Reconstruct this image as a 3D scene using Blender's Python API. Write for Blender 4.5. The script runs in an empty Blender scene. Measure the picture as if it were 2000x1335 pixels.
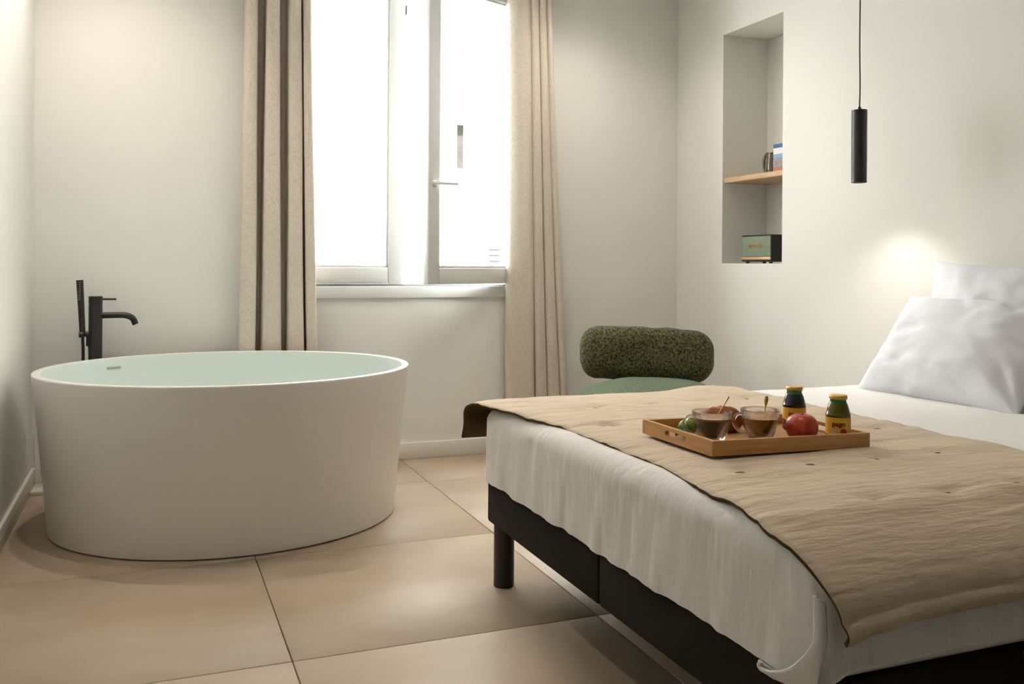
import bpy, bmesh, math, random
from math import sin, cos, pi, radians
from mathutils import Vector, Matrix, noise

SC = bpy.context.scene
COL = SC.collection

# ------------------------------------------------------------------ camera
cam_data = bpy.data.cameras.new('camera')
cam = bpy.data.objects.new('camera', cam_data)
COL.objects.link(cam)
cam_data.sensor_width = 36.0
cam_data.lens = 36.0 * 1784.0 / 2000.0
cam_data.shift_y = -(667.5 - 515.6) / 2000.0
cam_data.clip_start = 0.02
cam.matrix_world = (Matrix.Translation((0, 0, 1.052)) @ Matrix.Rotation(-radians(21.63), 4, 'Z')
                    @ Matrix.Rotation(pi / 2, 4, 'X') @ Matrix.Rotation(radians(0.4), 4, 'Z'))
SC.camera = cam

# ------------------------------------------------------------------ world, sun, exposure
world = bpy.data.worlds.new('sky')
SC.world = world
world.use_nodes = True
wn = world.node_tree.nodes['Background']
wn.inputs['Color'].default_value = (0.92, 0.97, 1.0, 1)
wn.inputs['Strength'].default_value = 8.0

sun_d = bpy.data.lights.new('sun', 'SUN')
sun_d.energy = 15.0
sun_d.angle = radians(1.0)
sun_d.color = (1.0, 0.97, 0.92)
sun = bpy.data.objects.new('sun', sun_d)
COL.objects.link(sun)
sun.rotation_euler = (radians(48), 0, radians(-14))

portal_d = bpy.data.lights.new('window_portal', 'AREA')
portal_d.shape = 'RECTANGLE'
portal_d.size, portal_d.size_y = 1.4, 1.8
portal_d.cycles.is_portal = True
portal = bpy.data.objects.new('window_portal', portal_d)
COL.objects.link(portal)
portal.location = (1.28, 5.02, 1.78)
portal.rotation_euler = (-pi / 2, 0, 0)

SC.view_settings.view_transform = 'Standard'
SC.view_settings.look = 'None'
SC.view_settings.exposure = 0.93
SC.view_settings.gamma = 1.0
SC.view_settings.use_curve_mapping = False
SC.cycles.max_bounces = 8
SC.cycles.diffuse_bounces = 4
SC.cycles.glossy_bounces = 3
SC.cycles.transmission_bounces = 8
SC.cycles.transparent_max_bounces = 12
SC.cycles.caustics_reflective = False
SC.cycles.caustics_refractive = False

DOWNLIGHTS_AND_FILL = [  # x, y, watts, cone in degrees
    (-0.20, 4.12, 27, 140),
    (-0.22, 3.55, 18, 140),
    (2.16, 4.18, 34, 138),
    (1.30, 3.60, 21, 140),
    (1.25, 1.80, 20, 115),  # added fill spot over the bed, brightens quilt and tray
]
CEIL = 2.80


# ------------------------------------------------------------------ materials
def srgb(r, g, b):
    f = lambda c: (c / 255 / 12.92) if c / 255 <= 0.04045 else ((c / 255 + 0.055) / 1.055) ** 2.4
    return (f(r), f(g), f(b), 1)


def new_mat(name):
    m = bpy.data.materials.new(name)
    m.use_nodes = True
    nt = m.node_tree
    return m, nt, nt.nodes['Principled BSDF']


def mat(name, col, rough=0.5, metal=0.0, spec=0.5, col2=None, scale=8.0, stretch=(1, 1, 1), detail=4.0,
        bump=0.0, bscale=60.0, bdist=0.002, bstretch=(1, 1, 1), sheen=0.0, coords='Object', contrast=(0.3, 0.7)):
    m, nt, p = new_mat(name)
    p.inputs['Base Color'].default_value = col
    p.inputs['Roughness'].default_value = rough
    p.inputs['Metallic'].default_value = metal
    p.inputs['Specular IOR Level'].default_value = spec
    if sheen:
        p.inputs['Sheen Weight'].default_value = sheen
        p.inputs['Sheen Roughness'].default_value = 0.5
    tc = nt.nodes.new('ShaderNodeTexCoord')
    if col2 is not None:
        mp = nt.nodes.new('ShaderNodeMapping')
        mp.inputs['Scale'].default_value = stretch
        nz = nt.nodes.new('ShaderNodeTexNoise')
        nz.inputs['Scale'].default_value = scale
        nz.inputs['Detail'].default_value = detail
        nz.inputs['Roughness'].default_value = 0.6
        cr = nt.nodes.new('ShaderNodeValToRGB')
        cr.color_ramp.elements[0].position = contrast[0]
        cr.color_ramp.elements[1].position = contrast[1]
        cr.color_ramp.elements[0].color = col
        cr.color_ramp.elements[1].color = col2
        nt.links.new(tc.outputs[coords], mp.inputs['Vector'])
        nt.links.new(mp.outputs[0], nz.inputs['Vector'])
        nt.links.new(nz.outputs['Fac'], cr.inputs['Fac'])
        nt.links.new(cr.outputs['Color'], p.inputs['Base Color'])
    if bump:
        mp2 = nt.nodes.new('ShaderNodeMapping')
        mp2.inputs['Scale'].default_value = bstretch
        nb = nt.nodes.new('ShaderNodeTexNoise')
        nb.inputs['Scale'].default_value = bscale
        nb.inputs['Detail'].default_value = 3.0
        bp = nt.nodes.new('ShaderNodeBump')
        bp.inputs['Strength'].default_value = bump
        bp.inputs['Distance'].default_value = bdist
        nt.links.new(tc.outputs[coords], mp2.inputs['Vector'])
        nt.links.new(mp2.outputs[0], nb.inputs['Vector'])
        nt.links.new(nb.outputs['Fac'], bp.inputs['Height'])
        nt.links.new(bp.outputs['Normal'], p.inputs['Normal'])
    return m


def pane_mat(name, tint=(1, 1, 1, 1), power=5.0, edge=0.8, base=0.03):
    """thin clear sheet: straight transmission plus a fresnel reflection"""
    m = bpy.data.materials.new(name)
    m.use_nodes = True
    nt = m.node_tree
    nt.nodes.remove(nt.nodes['Principled BSDF'])
    out = nt.nodes['Material Output']
    tr = nt.nodes.new('ShaderNodeBsdfTransparent')
    tr.inputs['Color'].default_value = tint
    gl = nt.nodes.new('ShaderNodeBsdfGlossy')
    gl.inputs['Roughness'].default_value = 0.02
    lw = nt.nodes.new('ShaderNodeLayerWeight')
    lw.inputs['Blend'].default_value = 0.5
    pw = nt.nodes.new('ShaderNodeMath')
    pw.operation = 'POWER'
    pw.inputs[1].default_value = power
    ad = nt.nodes.new('ShaderNodeMath')
    ad.operation = 'MULTIPLY_ADD'
    ad.inputs[1].default_value = edge
    ad.inputs[2].default_value = base
    mx = nt.nodes.new('ShaderNodeMixShader')
    nt.links.new(lw.outputs['Facing'], pw.inputs[0])
    nt.links.new(pw.outputs[0], ad.inputs[0])
    nt.links.new(ad.outputs[0], mx.inputs['Fac'])
    nt.links.new(tr.outputs[0], mx.inputs[1])
    nt.links.new(gl.outputs[0], mx.inputs[2])
    nt.links.new(mx.outputs[0], out.inputs['Surface'])
    return m


def emit_mat(name, col, strength):
    m, nt, p = new_mat(name)
    p.inputs['Base Color'].default_value = (0, 0, 0, 1)
    p.inputs['Emission Color'].default_value = col
    p.inputs['Emission Strength'].default_value = strength
    return m


M = {}
M['wall'] = mat('wall_paint', (0.80, 0.795, 0.76, 1), 0.92, spec=0.2, bump=0.12, bscale=140, bdist=0.001)
M['ceiling'] = mat('ceiling_paint', (0.82, 0.80, 0.76, 1), 0.95, spec=0.2)
M['skirting'] = mat('skirting_paint', (0.78, 0.75, 0.68, 1), 0.5, spec=0.4)
M['frame'] = mat('window_paint', (0.71, 0.72, 0.715, 1), 0.4, spec=0.4)
M['glass'] = pane_mat('window_glass')
M['tile'] = mat('stone_tile', (0.40, 0.308, 0.212, 1), 0.52, spec=0.45, col2=(0.51, 0.415, 0.31, 1), scale=1.6,
                stretch=(1.0, 1.9, 1), detail=8, bump=0.08, bscale=40, bdist=0.001, coords='Object')
M['grout'] = mat('grout', (0.20, 0.165, 0.12, 1), 0.9)
M['tub'] = mat('tub_resin', (0.80, 0.77, 0.725, 1), 0.30, spec=0.5)
M['basin'] = mat('tub_resin_daylight_tint', (0.68, 0.75, 0.72, 1), 0.34, spec=0.45)  # white tub inside; cool window daylight painted in as a blue-green tint
M['slot'] = mat('overflow_chrome', (0.42, 0.42, 0.38, 1), 0.35, metal=0.6)
M['black'] = mat('matt_black_metal', (0.012, 0.0115, 0.011, 1), 0.42, spec=0.5)
M['rubber_black'] = mat('black_hose', (0.010, 0.009, 0.008, 1), 0.5)
M['nozzle'] = mat('grey_nozzle_rubber', (0.25, 0.25, 0.24, 1), 0.6)
M['white_plastic'] = mat('white_cable_plastic', (0.75, 0.72, 0.66, 1), 0.4)
M['base_black'] = mat('bed_base_fabric', (0.010, 0.0092, 0.008, 1), 0.85, spec=0.25, bump=0.3, bscale=900, bdist=0.0006)
M['sheet'] = mat('white_cotton', (0.79, 0.775, 0.755, 1), 0.9, spec=0.15, bump=0.6, bscale=26, bdist=0.008,
                 bstretch=(1, 1, 0.20), sheen=0.1)
M['pillow'] = mat('pillow_cotton', (0.70, 0.715, 0.76, 1), 0.9, spec=0.15, bump=0.5, bscale=16, bdist=0.010, sheen=0.1)
M['quilt'] = mat('linen_quilt', (0.56, 0.445, 0.315, 1), 0.92, spec=0.12, col2=(0.62, 0.505, 0.37, 1), scale=60,
                 stretch=(0.3, 3, 1), bump=0.8, bscale=34, bdist=0.007, bstretch=(0.35, 1.6, 1), sheen=0.15)
M['quilt_back'] = mat('quilt_reverse', (0.085, 0.060, 0.030, 1), 0.95, spec=0.1, bump=0.3, bscale=60, bdist=0.003)
M['thread'] = mat('tuft_thread', (0.34, 0.27, 0.19, 1), 0.9)


def curtain_mat():
    m = bpy.data.materials.new('curtain_linen')
    m.use_nodes = True
    nt = m.node_tree
    p = nt.nodes['Principled BSDF']
    out = nt.nodes['Material Output']
    tc = nt.nodes.new('ShaderNodeTexCoord')
    nz = nt.nodes.new('ShaderNodeTexNoise')
    nz.inputs['Scale'].default_value = 130
    nz.inputs['Detail'].default_value = 4
    cr = nt.nodes.new('ShaderNodeValToRGB')
    cr.color_ramp.elements[0].color = (0.60, 0.53, 0.45, 1)
    cr.color_ramp.elements[1].color = (0.74, 0.67, 0.58, 1)
    cr.color_ramp.elements[0].position = 0.3
    cr.color_ramp.elements[1].position = 0.7
    p.inputs['Roughness'].default_value = 0.95
    p.inputs['Specular IOR Level'].default_value = 0.1
    tl = nt.nodes.new('ShaderNodeBsdfTranslucent')
    tl.inputs['Color'].default_value = (0.62, 0.54, 0.44, 1)
    mx = nt.nodes.new('ShaderNodeMixShader')
    mx.inputs['Fac'].default_value = 0.05
    bp = nt.nodes.new('ShaderNodeBump')
    bp.inputs['Strength'].default_value = 0.25
    bp.inputs['Distance'].default_value = 0.002
    nt.links.new(tc.outputs['Object'], nz.inputs['Vector'])
    nt.links.new(nz.outputs['Fac'], cr.inputs['Fac'])
    nt.links.new(nz.outputs['Fac'], bp.inputs['Height'])
    nt.links.new(bp.outputs['Normal'], p.inputs['Normal'])
    nt.links.new(cr.outputs['Color'], p.inputs['Base Color'])
    nt.links.new(p.outputs[0], mx.inputs[1])
    nt.links.new(tl.outputs[0], mx.inputs[2])
    nt.links.new(mx.outputs[0], out.inputs['Surface'])
    return m


M['curtain'] = curtain_mat()
M['chenille'] = mat('green_chenille', (0.008, 0.008, 0.003, 1), 0.95, spec=0.1, col2=(0.15, 0.15, 0.070, 1), scale=95,
                    stretch=(1, 1, 1), detail=2, bump=0.9, bscale=110, bdist=0.005, sheen=0.12, contrast=(0.32, 0.70))
M['chenille_seat'] = mat('green_chenille_seat', (0.05, 0.075, 0.045, 1), 0.9, spec=0.1, col2=(0.15, 0.19, 0.12, 1),
                         scale=120, detail=2, bump=0.6, bscale=120, bdist=0.003, sheen=0.08)
M['bamboo'] = mat('bamboo', (0.47, 0.235, 0.075, 1), 0.45, spec=0.4, col2=(0.60, 0.325, 0.12, 1), scale=18,
                  stretch=(0.6, 8, 8), bump=0.1, bscale=40, bdist=0.0006, bstretch=(0.3, 6, 6))
M['bamboo_cross'] = mat('bamboo_short_side', (0.50, 0.255, 0.09, 1), 0.45, spec=0.4, col2=(0.62, 0.345, 0.135, 1), scale=18,
                        stretch=(8, 0.6, 8), bump=0.1, bscale=40, bdist=0.0006)
M['oak'] = mat('oak_shelf', (0.52, 0.34, 0.19, 1), 0.5, spec=0.35, col2=(0.66, 0.47, 0.29, 1), scale=14,
               stretch=(6, 0.5, 6))


def clear_glass(name, col=(1, 1, 1, 1), rough=0.0, ior=1.45):
    m, nt, p = new_mat(name)
    p.inputs['Base Color'].default_value = col
    p.inputs['Transmission Weight'].default_value = 1.0
    p.inputs['Roughness'].default_value = rough
    p.inputs['IOR'].default_value = ior
    return m


M['cup_glass'] = pane_mat('cup_glass', (0.97, 0.98, 0.975, 1), power=3.6, edge=0.90, base=0.025)
_g = M['cup_glass']
_nt = _g.node_tree
_gl = _nt.nodes.new('ShaderNodeBsdfGlass')
_gl.inputs['IOR'].default_value = 1.38
_gl.inputs['Roughness'].default_value = 0.0
_mx = _nt.nodes.new('ShaderNodeMixShader')
_mx.inputs['Fac'].default_value = 0.5
_nt.links.new(_nt.nodes['Material Output'].inputs['Surface'].links[0].from_socket, _mx.inputs[1])
_nt.links.new(_gl.outputs[0], _mx.inputs[2])
_nt.links.new(_mx.outputs[0], _nt.nodes['Material Output'].inputs['Surface'])
M['coffee'] = mat('coffee', (0.012, 0.005, 0.002, 1), 0.15)
M['crema'] = mat('coffee_crema', (0.42, 0.27, 0.14, 1), 0.5, col2=(0.55, 0.38, 0.22, 1), scale=60)
M['tea'] = mat('tea', (0.60, 0.30, 0.05, 1), 0.12, col2=(0.80, 0.48, 0.12, 1), scale=30)
_nt = M['tea'].node_tree
_tr = _nt.nodes.new('ShaderNodeBsdfTransparent')
_tr.inputs['Color'].default_value = (0.88, 0.62, 0.22, 1)
_mx = _nt.nodes.new('ShaderNodeMixShader')
_mx.inputs['Fac'].default_value = 0.45
_nt.links.new(_nt.nodes['Principled BSDF'].outputs[0], _mx.inputs[1])
_nt.links.new(_tr.outputs[0], _mx.inputs[2])
_nt.links.new(_mx.outputs[0], _nt.nodes['Material Output'].inputs['Surface'])
M['tea_leaf'] = mat('tea_bag', (0.075, 0.05, 0.015, 1), 0.8)
M['brass'] = mat('brass', (0.50, 0.30, 0.10, 1), 0.3, metal=0.9)
M['gold_cap'] = mat('gold_cap', (0.72, 0.45, 0.10, 1), 0.35, metal=0.35)
M['green_glass'] = mat('green_bottle_glass', (0.015, 0.20, 0.025, 1), 0.06, spec=0.6)
M['juice_dark'] = mat('dark_juice', (0.010, 0.009, 0.011, 1), 0.12, spec=0.5)
M['juice_green'] = mat('green_juice_in_bottle', (0.085, 0.085, 0.006, 1), 0.10, spec=0.5)
M['label_yellow'] = mat('yellow_label', (0.72, 0.36, 0.025, 1), 0.5, col2=(0.78, 0.50, 0.05, 1), scale=20)
M['label_red'] = mat('label_red_print', (0.13, 0.012, 0.010, 1), 0.5)
M['label_cream'] = mat('label_cream_print', (0.68, 0.52, 0.28, 1), 0.5)
M['label_apple'] = mat('label_apple_print', (0.42, 0.025, 0.020, 1), 0.5)
M['apple'] = mat('red_apple', (0.42, 0.032, 0.018, 1), 0.30, spec=0.4, col2=(0.56, 0.12, 0.05, 1), scale=16,
                 stretch=(3, 3, 0.7), contrast=(0.35, 0.8))
M['stem'] = mat('apple_stem', (0.10, 0.06, 0.03, 1), 0.8)
M['pastry'] = mat('baked_pastry', (0.20, 0.045, 0.012, 1), 0.6, spec=0.2, col2=(0.42, 0.13, 0.035, 1), scale=34, bump=0.4, bscale=60)
M['pastry_jam'] = mat('berry_jam', (0.09, 0.012, 0.012, 1), 0.25)
M['lime'] = mat('green_fruit', (0.10, 0.19, 0.010, 1), 0.45, spec=0.3, col2=(0.20, 0.30, 0.02, 1), scale=30, bump=0.3, bscale=90)
M['leaf'] = mat('green_leaf', (0.010, 0.05, 0.012, 1), 0.8, spec=0.15, col2=(0.025, 0.09, 0.02, 1), scale=40)
M['speaker_box'] = mat('black_vinyl', (0.010, 0.009, 0.008, 1), 0.55, bump=0.3, bscale=500, bdist=0.0005)
M['grille'] = mat('sage_grille', (0.18, 0.235, 0.165, 1), 0.9, col2=(0.28, 0.32, 0.24, 1), scale=40, stretch=(1, 1, 14),
                  bump=0.4, bscale=120, bdist=0.001, bstretch=(1, 0.3, 4))
M['brass_trim'] = mat('brass_trim', (0.62, 0.42, 0.25, 1), 0.4, metal=0.3)
M['smoke_glass'] = mat('smoked_glass', (0.16, 0.135, 0.10, 1), 0.15, spec=0.6)
M['smoke_glass'].node_tree.nodes['Principled BSDF'].inputs['Transmission Weight'].default_value = 0.35
M['paper'] = mat('brochure_paper', (0.72, 0.72, 0.72, 1), 0.5)
M['print_blue'] = mat('brochure_blue', (0.03, 0.11, 0.30, 1), 0.5)
M['print_sky'] = mat('brochure_sky', (0.20, 0.38, 0.52, 1), 0.5)
M['print_town'] = mat('brochure_photo', (0.16, 0.13, 0.15, 1), 0.5, col2=(0.40, 0.36, 0.38, 1), scale=90)
M['print_red'] = mat('brochure_red', (0.50, 0.14, 0.09, 1), 0.5)
M['lamp_glow'] = emit_mat('lamp_diffuser', (1, 0.86, 0.68, 1), 2.5)
M['facade'] = mat('pale_render', (0.86, 0.85, 0.82, 1), 0.95, col2=(0.82, 0.80, 0.77, 1), scale=1.5)
M['facade_grey'] = mat('grey_recess', (0.020, 0.018, 0.015, 1), 0.9, col2=(0.040, 0.036, 0.030, 1), scale=14)
M['facade_metal'] = mat('grey_vent', (0.045, 0.044, 0.045, 1), 0.8)


# ------------------------------------------------------------------ helpers
def link(o, parent=None):
    COL.objects.link(o)
    if parent is not None:
        o.parent = parent
    return o


def tag(o, label=None, cat=None, group=None, kind=None):
    if label: o['label'] = label
    if cat: o['category'] = cat
    if group: o['group'] = group
    if kind: o['kind'] = kind
    return o


def mesh_obj(name, verts, faces, m, parent=None, smooth=False, angle=None):
    me = bpy.data.meshes.new(name)
    me.from_pydata([tuple(v) for v in verts], [], faces)
    me.update()
    mats = m if isinstance(m, (list, tuple)) else [m]
    for x in mats:
        me.materials.append(x)
    o = bpy.data.objects.new(name, me)
    if smooth:
        for p in me.polygons:
            p.use_smooth = True
        if angle is not None:
            sharp(me, angle)
    return link(o, parent)


def sharp(me, deg):
    bm = bmesh.new()
    bm.from_mesh(me)
    for e in bm.edges:
        if len(e.link_faces) == 2 and e.calc_face_angle(0) > radians(deg):
            e.smooth = False
    bm.to_mesh(me)
    bm.free()


def empty(name, loc=(0, 0, 0), rz=0.0, rot=None):
    o = bpy.data.objects.new(name, None)
    o.empty_display_size = 0.05
    o.location = loc
    o.rotation_euler = rot if rot else (0, 0, rz)
    return link(o)


def bm_box(bm, lo, hi, mtx=None):
    r = bmesh.ops.create_cube(bm, size=1.0)
    vs = r['verts']
    for v in vs:
        v.co = Vector([lo[i] + (v.co[i] + 0.5) * (hi[i] - lo[i]) for i in range(3)])
        if mtx is not None:
            v.co = mtx @ v.co
    return vs


def boxes(name, specs, m, parent=None, bevel=0.0, seg=2, mtx=None):
    """specs: list of (lo, hi); joined into one mesh; bevelled"""
    me = bpy.data.meshes.new(name)
    bm = bmesh.new()
    for lo, hi in specs:
        bm_box(bm, lo, hi, mtx)
    if bevel:
        bmesh.ops.bevel(bm, geom=list(bm.edges), offset=bevel, segments=seg, affect='EDGES', profile=0.5)
    bm.to_mesh(me)
    bm.free()
    me.materials.append(m)
    o = bpy.data.objects.new(name, me)
    if bevel:
        for p in me.polygons:
            p.use_smooth = True
        sharp(me, 50)
    return link(o, parent)


def box(name, lo, hi, m, parent=None, bevel=0.0, seg=2, mtx=None):
    return boxes(name, [(lo, hi)], m, parent, bevel, seg, mtx)


def lathe(name, prof, m, parent=None, seg=48, loc=(0, 0, 0), sx=1.0, sy=1.0, smooth=True, angle=35, close=False):
    """profile of (r, z) turned about z"""
    v, f = [], []
    n = len(prof)
    for i in range(seg):
        a = 2 * pi * i / seg
        for r, z in prof:
            v.append((loc[0] + r * cos(a) * sx, loc[1] + r * sin(a) * sy, loc[2] + z))
    rng = n if close else n - 1
    for i in range(seg):
        j = (i + 1) % seg
        for k in range(rng):
            k2 = (k + 1) % n
            f.append((i * n + k, j * n + k, j * n + k2, i * n + k2))
    me_v = v
    o = mesh_obj(name, me_v, f, m, parent)
    bm = bmesh.new()
    bm.from_mesh(o.data)
    bmesh.ops.remove_doubles(bm, verts=bm.verts, dist=1e-6)
    bmesh.ops.recalc_face_normals(bm, faces=bm.faces)
    bm.to_mesh(o.data)
    bm.free()
    if smooth:
        for p in o.data.polygons:
            p.use_smooth = True
        sharp(o.data, angle)
    return o


def catmull(pts, sub=8):
    pts = [Vector(p) for p in pts]
    out = []
    P = [pts[0] * 2 - pts[1]] + pts + [pts[-1] * 2 - pts[-2]]
    for i in range(1, len(P) - 2):
        p0, p1, p2, p3 = P[i - 1], P[i], P[i + 1], P[i + 2]
        for k in range(sub):
            t = k / sub
            out.append(0.5 * ((2 * p1) + (-p0 + p2) * t + (2 * p0 - 5 * p1 + 4 * p2 - p3) * t * t
                              + (-p0 + 3 * p1 - 3 * p2 + p3) * t ** 3))
    out.append(pts[-1])
    return out


def tube(name, pts, r, m, parent=None, seg=12, sub=8, radii=None, flat=1.0, closed=False):
    path = catmull(pts, sub) if sub > 1 else [Vector(p) for p in pts]
    n = len(path)
    v, f = [], []
    up = Vector((0, 0, 1))
    prev = None
    for i, p in enumerate(path):
        d = (path[min(i + 1, n - 1)] - path[max(i - 1, 0)]).normalized()
        if prev is None:
            a = up if abs(d.z) < 0.9 else Vector((1, 0, 0))
            s = d.cross(a).normalized()
        else:
            s = (prev - d * prev.dot(d)).normalized()
        prev = s
        t = d.cross(s).normalized()
        rr = r if radii is None else radii(i / (n - 1))
        for k in range(seg):
            a = 2 * pi * k / seg
            v.append(p + s * cos(a) * rr + t * sin(a) * rr * flat)
    for i in range(n - 1):
        for k in range(seg):
            k2 = (k + 1) % seg
            f.append((i * seg + k, i * seg + k2, (i + 1) * seg + k2, (i + 1) * seg + k))
    f.append(tuple(reversed(range(seg))))
    f.append(tuple((n - 1) * seg + k for k in range(seg)))
    return mesh_obj(name, v, f, m, parent, smooth=True, angle=50)


def rounded_block(name, size, r, m, parent=None, n=10, loc=(0, 0, 0), wob=0.0, crown=0.0):
    """soft cushion: box with large rounded edges; centre at loc"""
    bm = bmesh.new()
    bmesh.ops.create_cube(bm, size=2.0)
    bmesh.ops.subdivide_edges(bm, edges=list(bm.edges), cuts=n, use_grid_fill=True)
    hx, hy, hz = size[0] / 2, size[1] / 2, size[2] / 2
    for v in bm.verts:
        p = Vector((v.co.x * hx, v.co.y * hy, v.co.z * hz))
        c = Vector((max(-hx + r[0], min(hx - r[0], p.x)), max(-hy + r[1], min(hy - r[1], p.y)),
                    max(-hz + r[2], min(hz - r[2], p.z))))
        d = p - c
        q = Vector((d.x / r[0], d.y / r[1], d.z / r[2]))
        if q.length > 1e-6:
            mx = max(abs(q.x), abs(q.y), abs(q.z))
            q = q.normalized() * mx
        p = c + Vector((q.x * r[0], q.y * r[1], q.z * r[2]))
        if wob:
            nrm = Vector((p.x / hx ** 2, p.y / hy ** 2, p.z / hz ** 2)).normalized()
            p += nrm * wob * noise.noise(p * 9.0)
        if crown:
            p.z += crown * (1 - (p.x / hx) ** 2) * (1 - (p.y / hy) ** 2) * (1 if p.z > 0 else 0)
        v.co = p + Vector(loc)
    me = bpy.data.meshes.new(name)
    bm.to_mesh(me)
    bm.free()
    me.materials.append(m)
    for p in me.polygons:
        p.use_smooth = True
    return link(bpy.data.objects.new(name, me), parent)


def text_polys(body, size, shear=0.0, bold=0.0):
    """built-in lettering as flat vertices and faces, centred"""
    cu = bpy.data.curves.new('lettering', 'FONT')
    cu.body = body
    cu.size = size
    cu.shear = shear
    cu.offset = bold
    cu.align_x = 'CENTER'
    cu.align_y = 'CENTER'
    cu.resolution_u = 3
    o = bpy.data.objects.new('lettering', cu)
    COL.objects.link(o)
    dg = bpy.context.evaluated_depsgraph_get()
    me = o.evaluated_get(dg).to_mesh()
    vs = [tuple(v.co) for v in me.vertices]
    fs = [tuple(p.vertices) for p in me.polygons]
    o.evaluated_get(dg).to_mesh_clear()
    bpy.data.objects.remove(o)
    bpy.data.curves.remove(cu)
    return vs, fs


# ------------------------------------------------------------------ room shell
XL, XR, YB, YF = -0.506, 2.97, 4.78, -2.80
WT = 0.34                       # back wall thickness
WIN = (0.60, 1.965, 0.930, 2.62)  # opening x0, x1, z0, z1
NI = (3.79, 4.31, 1.065, 2.338)  # niche y0, y1, z0, z1
ND = 0.30

floor = box('floor', (XL - 0.1, YF - 0.1, -0.10), (XR + 0.1, YB + 0.1, -0.006), M['grout'])
tag(floor, 'large beige stone tiles laid square to the back wall', 'floor', kind='structure')
TP, TX0, TY0, GAP = 0.90, 0.357, 2.452, 0.0017
i0 = math.floor((XL - TX0) / TP)
i1 = math.ceil((XR - TX0) / TP)
j0 = math.floor((YF - TY0) / TP)
j1 = math.ceil((YB - TY0) / TP)
for i in range(i0, i1):
    for j in range(j0, j1):
        x0, x1 = max(XL, TX0 + i * TP), min(XR, TX0 + (i + 1) * TP)
        y0, y1 = max(YF, TY0 + j * TP), min(YB, TY0 + (j + 1) * TP)
        if x1 - x0 < 0.02 or y1 - y0 < 0.02:
            continue
        hx, hy = (x1 - x0) / 2 - GAP, (y1 - y0) / 2 - GAP
        t = box('floor_tile', (-hx, -hy, -0.008), (hx, hy, 0.0), M['tile'], floor, bevel=0.0012, seg=1)
        t.location = ((x0 + x1) / 2, (y0 + y1) / 2, 0)

ceiling = box('ceiling', (XL - 0.1, YF - 0.1, CEIL), (XR + 0.5, YB + WT, CEIL + 0.2), M['ceiling'])
tag(ceiling, 'plain white ceiling above the bedroom', 'ceiling', kind='structure')
wl = box('wall_left', (XL - 0.2, YF - 0.1, -0.1), (XL, YB + WT, CEIL + 0.1), M['wall'])
tag(wl, 'plain off-white side wall beside the bathtub', 'wall', kind='structure')
wf = box('wall_front', (XL - 0.1, YF - 0.2, -0.1), (XR + 0.5, YF, CEIL + 0.1), M['wall'])
tag(wf, 'plain off-white wall behind the viewer', 'wall', kind='structure')
x0, x1, z0, z1 = WIN
wb = boxes('wall_back', [((XL - 0.1, YB, -0.1), (x0, YB + WT, CEIL + 0.1)),
                         ((x1, YB, -0.1), (XR + 0.5, YB + WT, CEIL + 0.1)),
                         ((x0, YB, -0.1), (x1, YB + WT, z0)),
                         ((x0, YB, z1), (x1, YB + WT, CEIL + 0.1))], M['wall'])
tag(wb, 'off-white back wall holding the tall window', 'wall', kind='structure')
y0, y1, z0, z1 = NI
W2 = XR + ND
wr = boxes('wall_right', [((XR, YF - 0.1, -0.1), (W2 + 0.2, y0, CEIL + 0.1)),
                          ((XR, y1, -0.1), (W2 + 0.2, YB + 0.1, CEIL + 0.1)),
                          ((XR, y0, -0.1), (W2 + 0.2, y1, z0)),
                          ((XR, y0, z1), (W2 + 0.2, y1, CEIL + 0.1)),
                          ((W2, y0 - 0.05, z0 - 0.05), (W2 + 0.2, y1 + 0.05, z1 + 0.05))], M['wall'])
tag(wr, 'off-white wall with a recessed shelf niche behind the bed', 'wall', kind='structure')

SK, SKT = 0.088, 0.014
tag(box('baseboard_left', (XL, YF, 0), (XL + SKT, YB, SK), M['skirting'], bevel=0.002),
    'low painted skirting board along the left wall', 'skirting', kind='structure')
tag(box('baseboard_back', (XL + SKT, YB - SKT, 0), (XR - SKT, YB, SK), M['skirting'], bevel=0.002),
    'low painted skirting board under the window', 'skirting', kind='structure')
tag(box('baseboard_right', (XR - SKT, YF, 0), (XR, YB, SK), M['skirting'], bevel=0.002),
    'low painted skirting board behind the bed', 'skirting', kind='structure')
tag(boxes('trim_1', [((XL + SKT, 4.60, 0), (-0.12, YB - SKT, 0.012)), ((XL + SKT, 4.585, 0), (-0.12, 4.60, 0.020))],
          M['skirting'], bevel=0.002),
    'low pale floor strip in the corner behind the bathtub', 'trim', kind='structure')

# window board
tag(box('trim_2', (WIN[0] - 0.03, YB - 0.018, 0.866), (WIN[1] + 0.012, YB + 0.16, WIN[2]), M['frame'], bevel=0.004),
    'thick white window board across the back wall', 'sill', kind='structure')

# window: fixed frame, left sash closed, right sash swung into the room
win = empty('window_1', (0, 0, 0))
tag(win, 'tall white two-sash window, right sash swung open', 'window', kind='structure')
FY0, FY1 = YB + 0.03, YB + 0.10
x0, x1, z0, z1 = WIN
boxes('frame', [((x0, FY0, z0), (x0 + 0.03, FY1, z1)), ((x1 - 0.022, FY0, z0), (x1, FY1, z1)),
                ((x0, FY0, z0), (x1, FY1, z0 + 0.014)), ((x0, FY0, z1 - 0.03), (x1, FY1, z1))],
      M['frame'], win, bevel=0.003)


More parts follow.
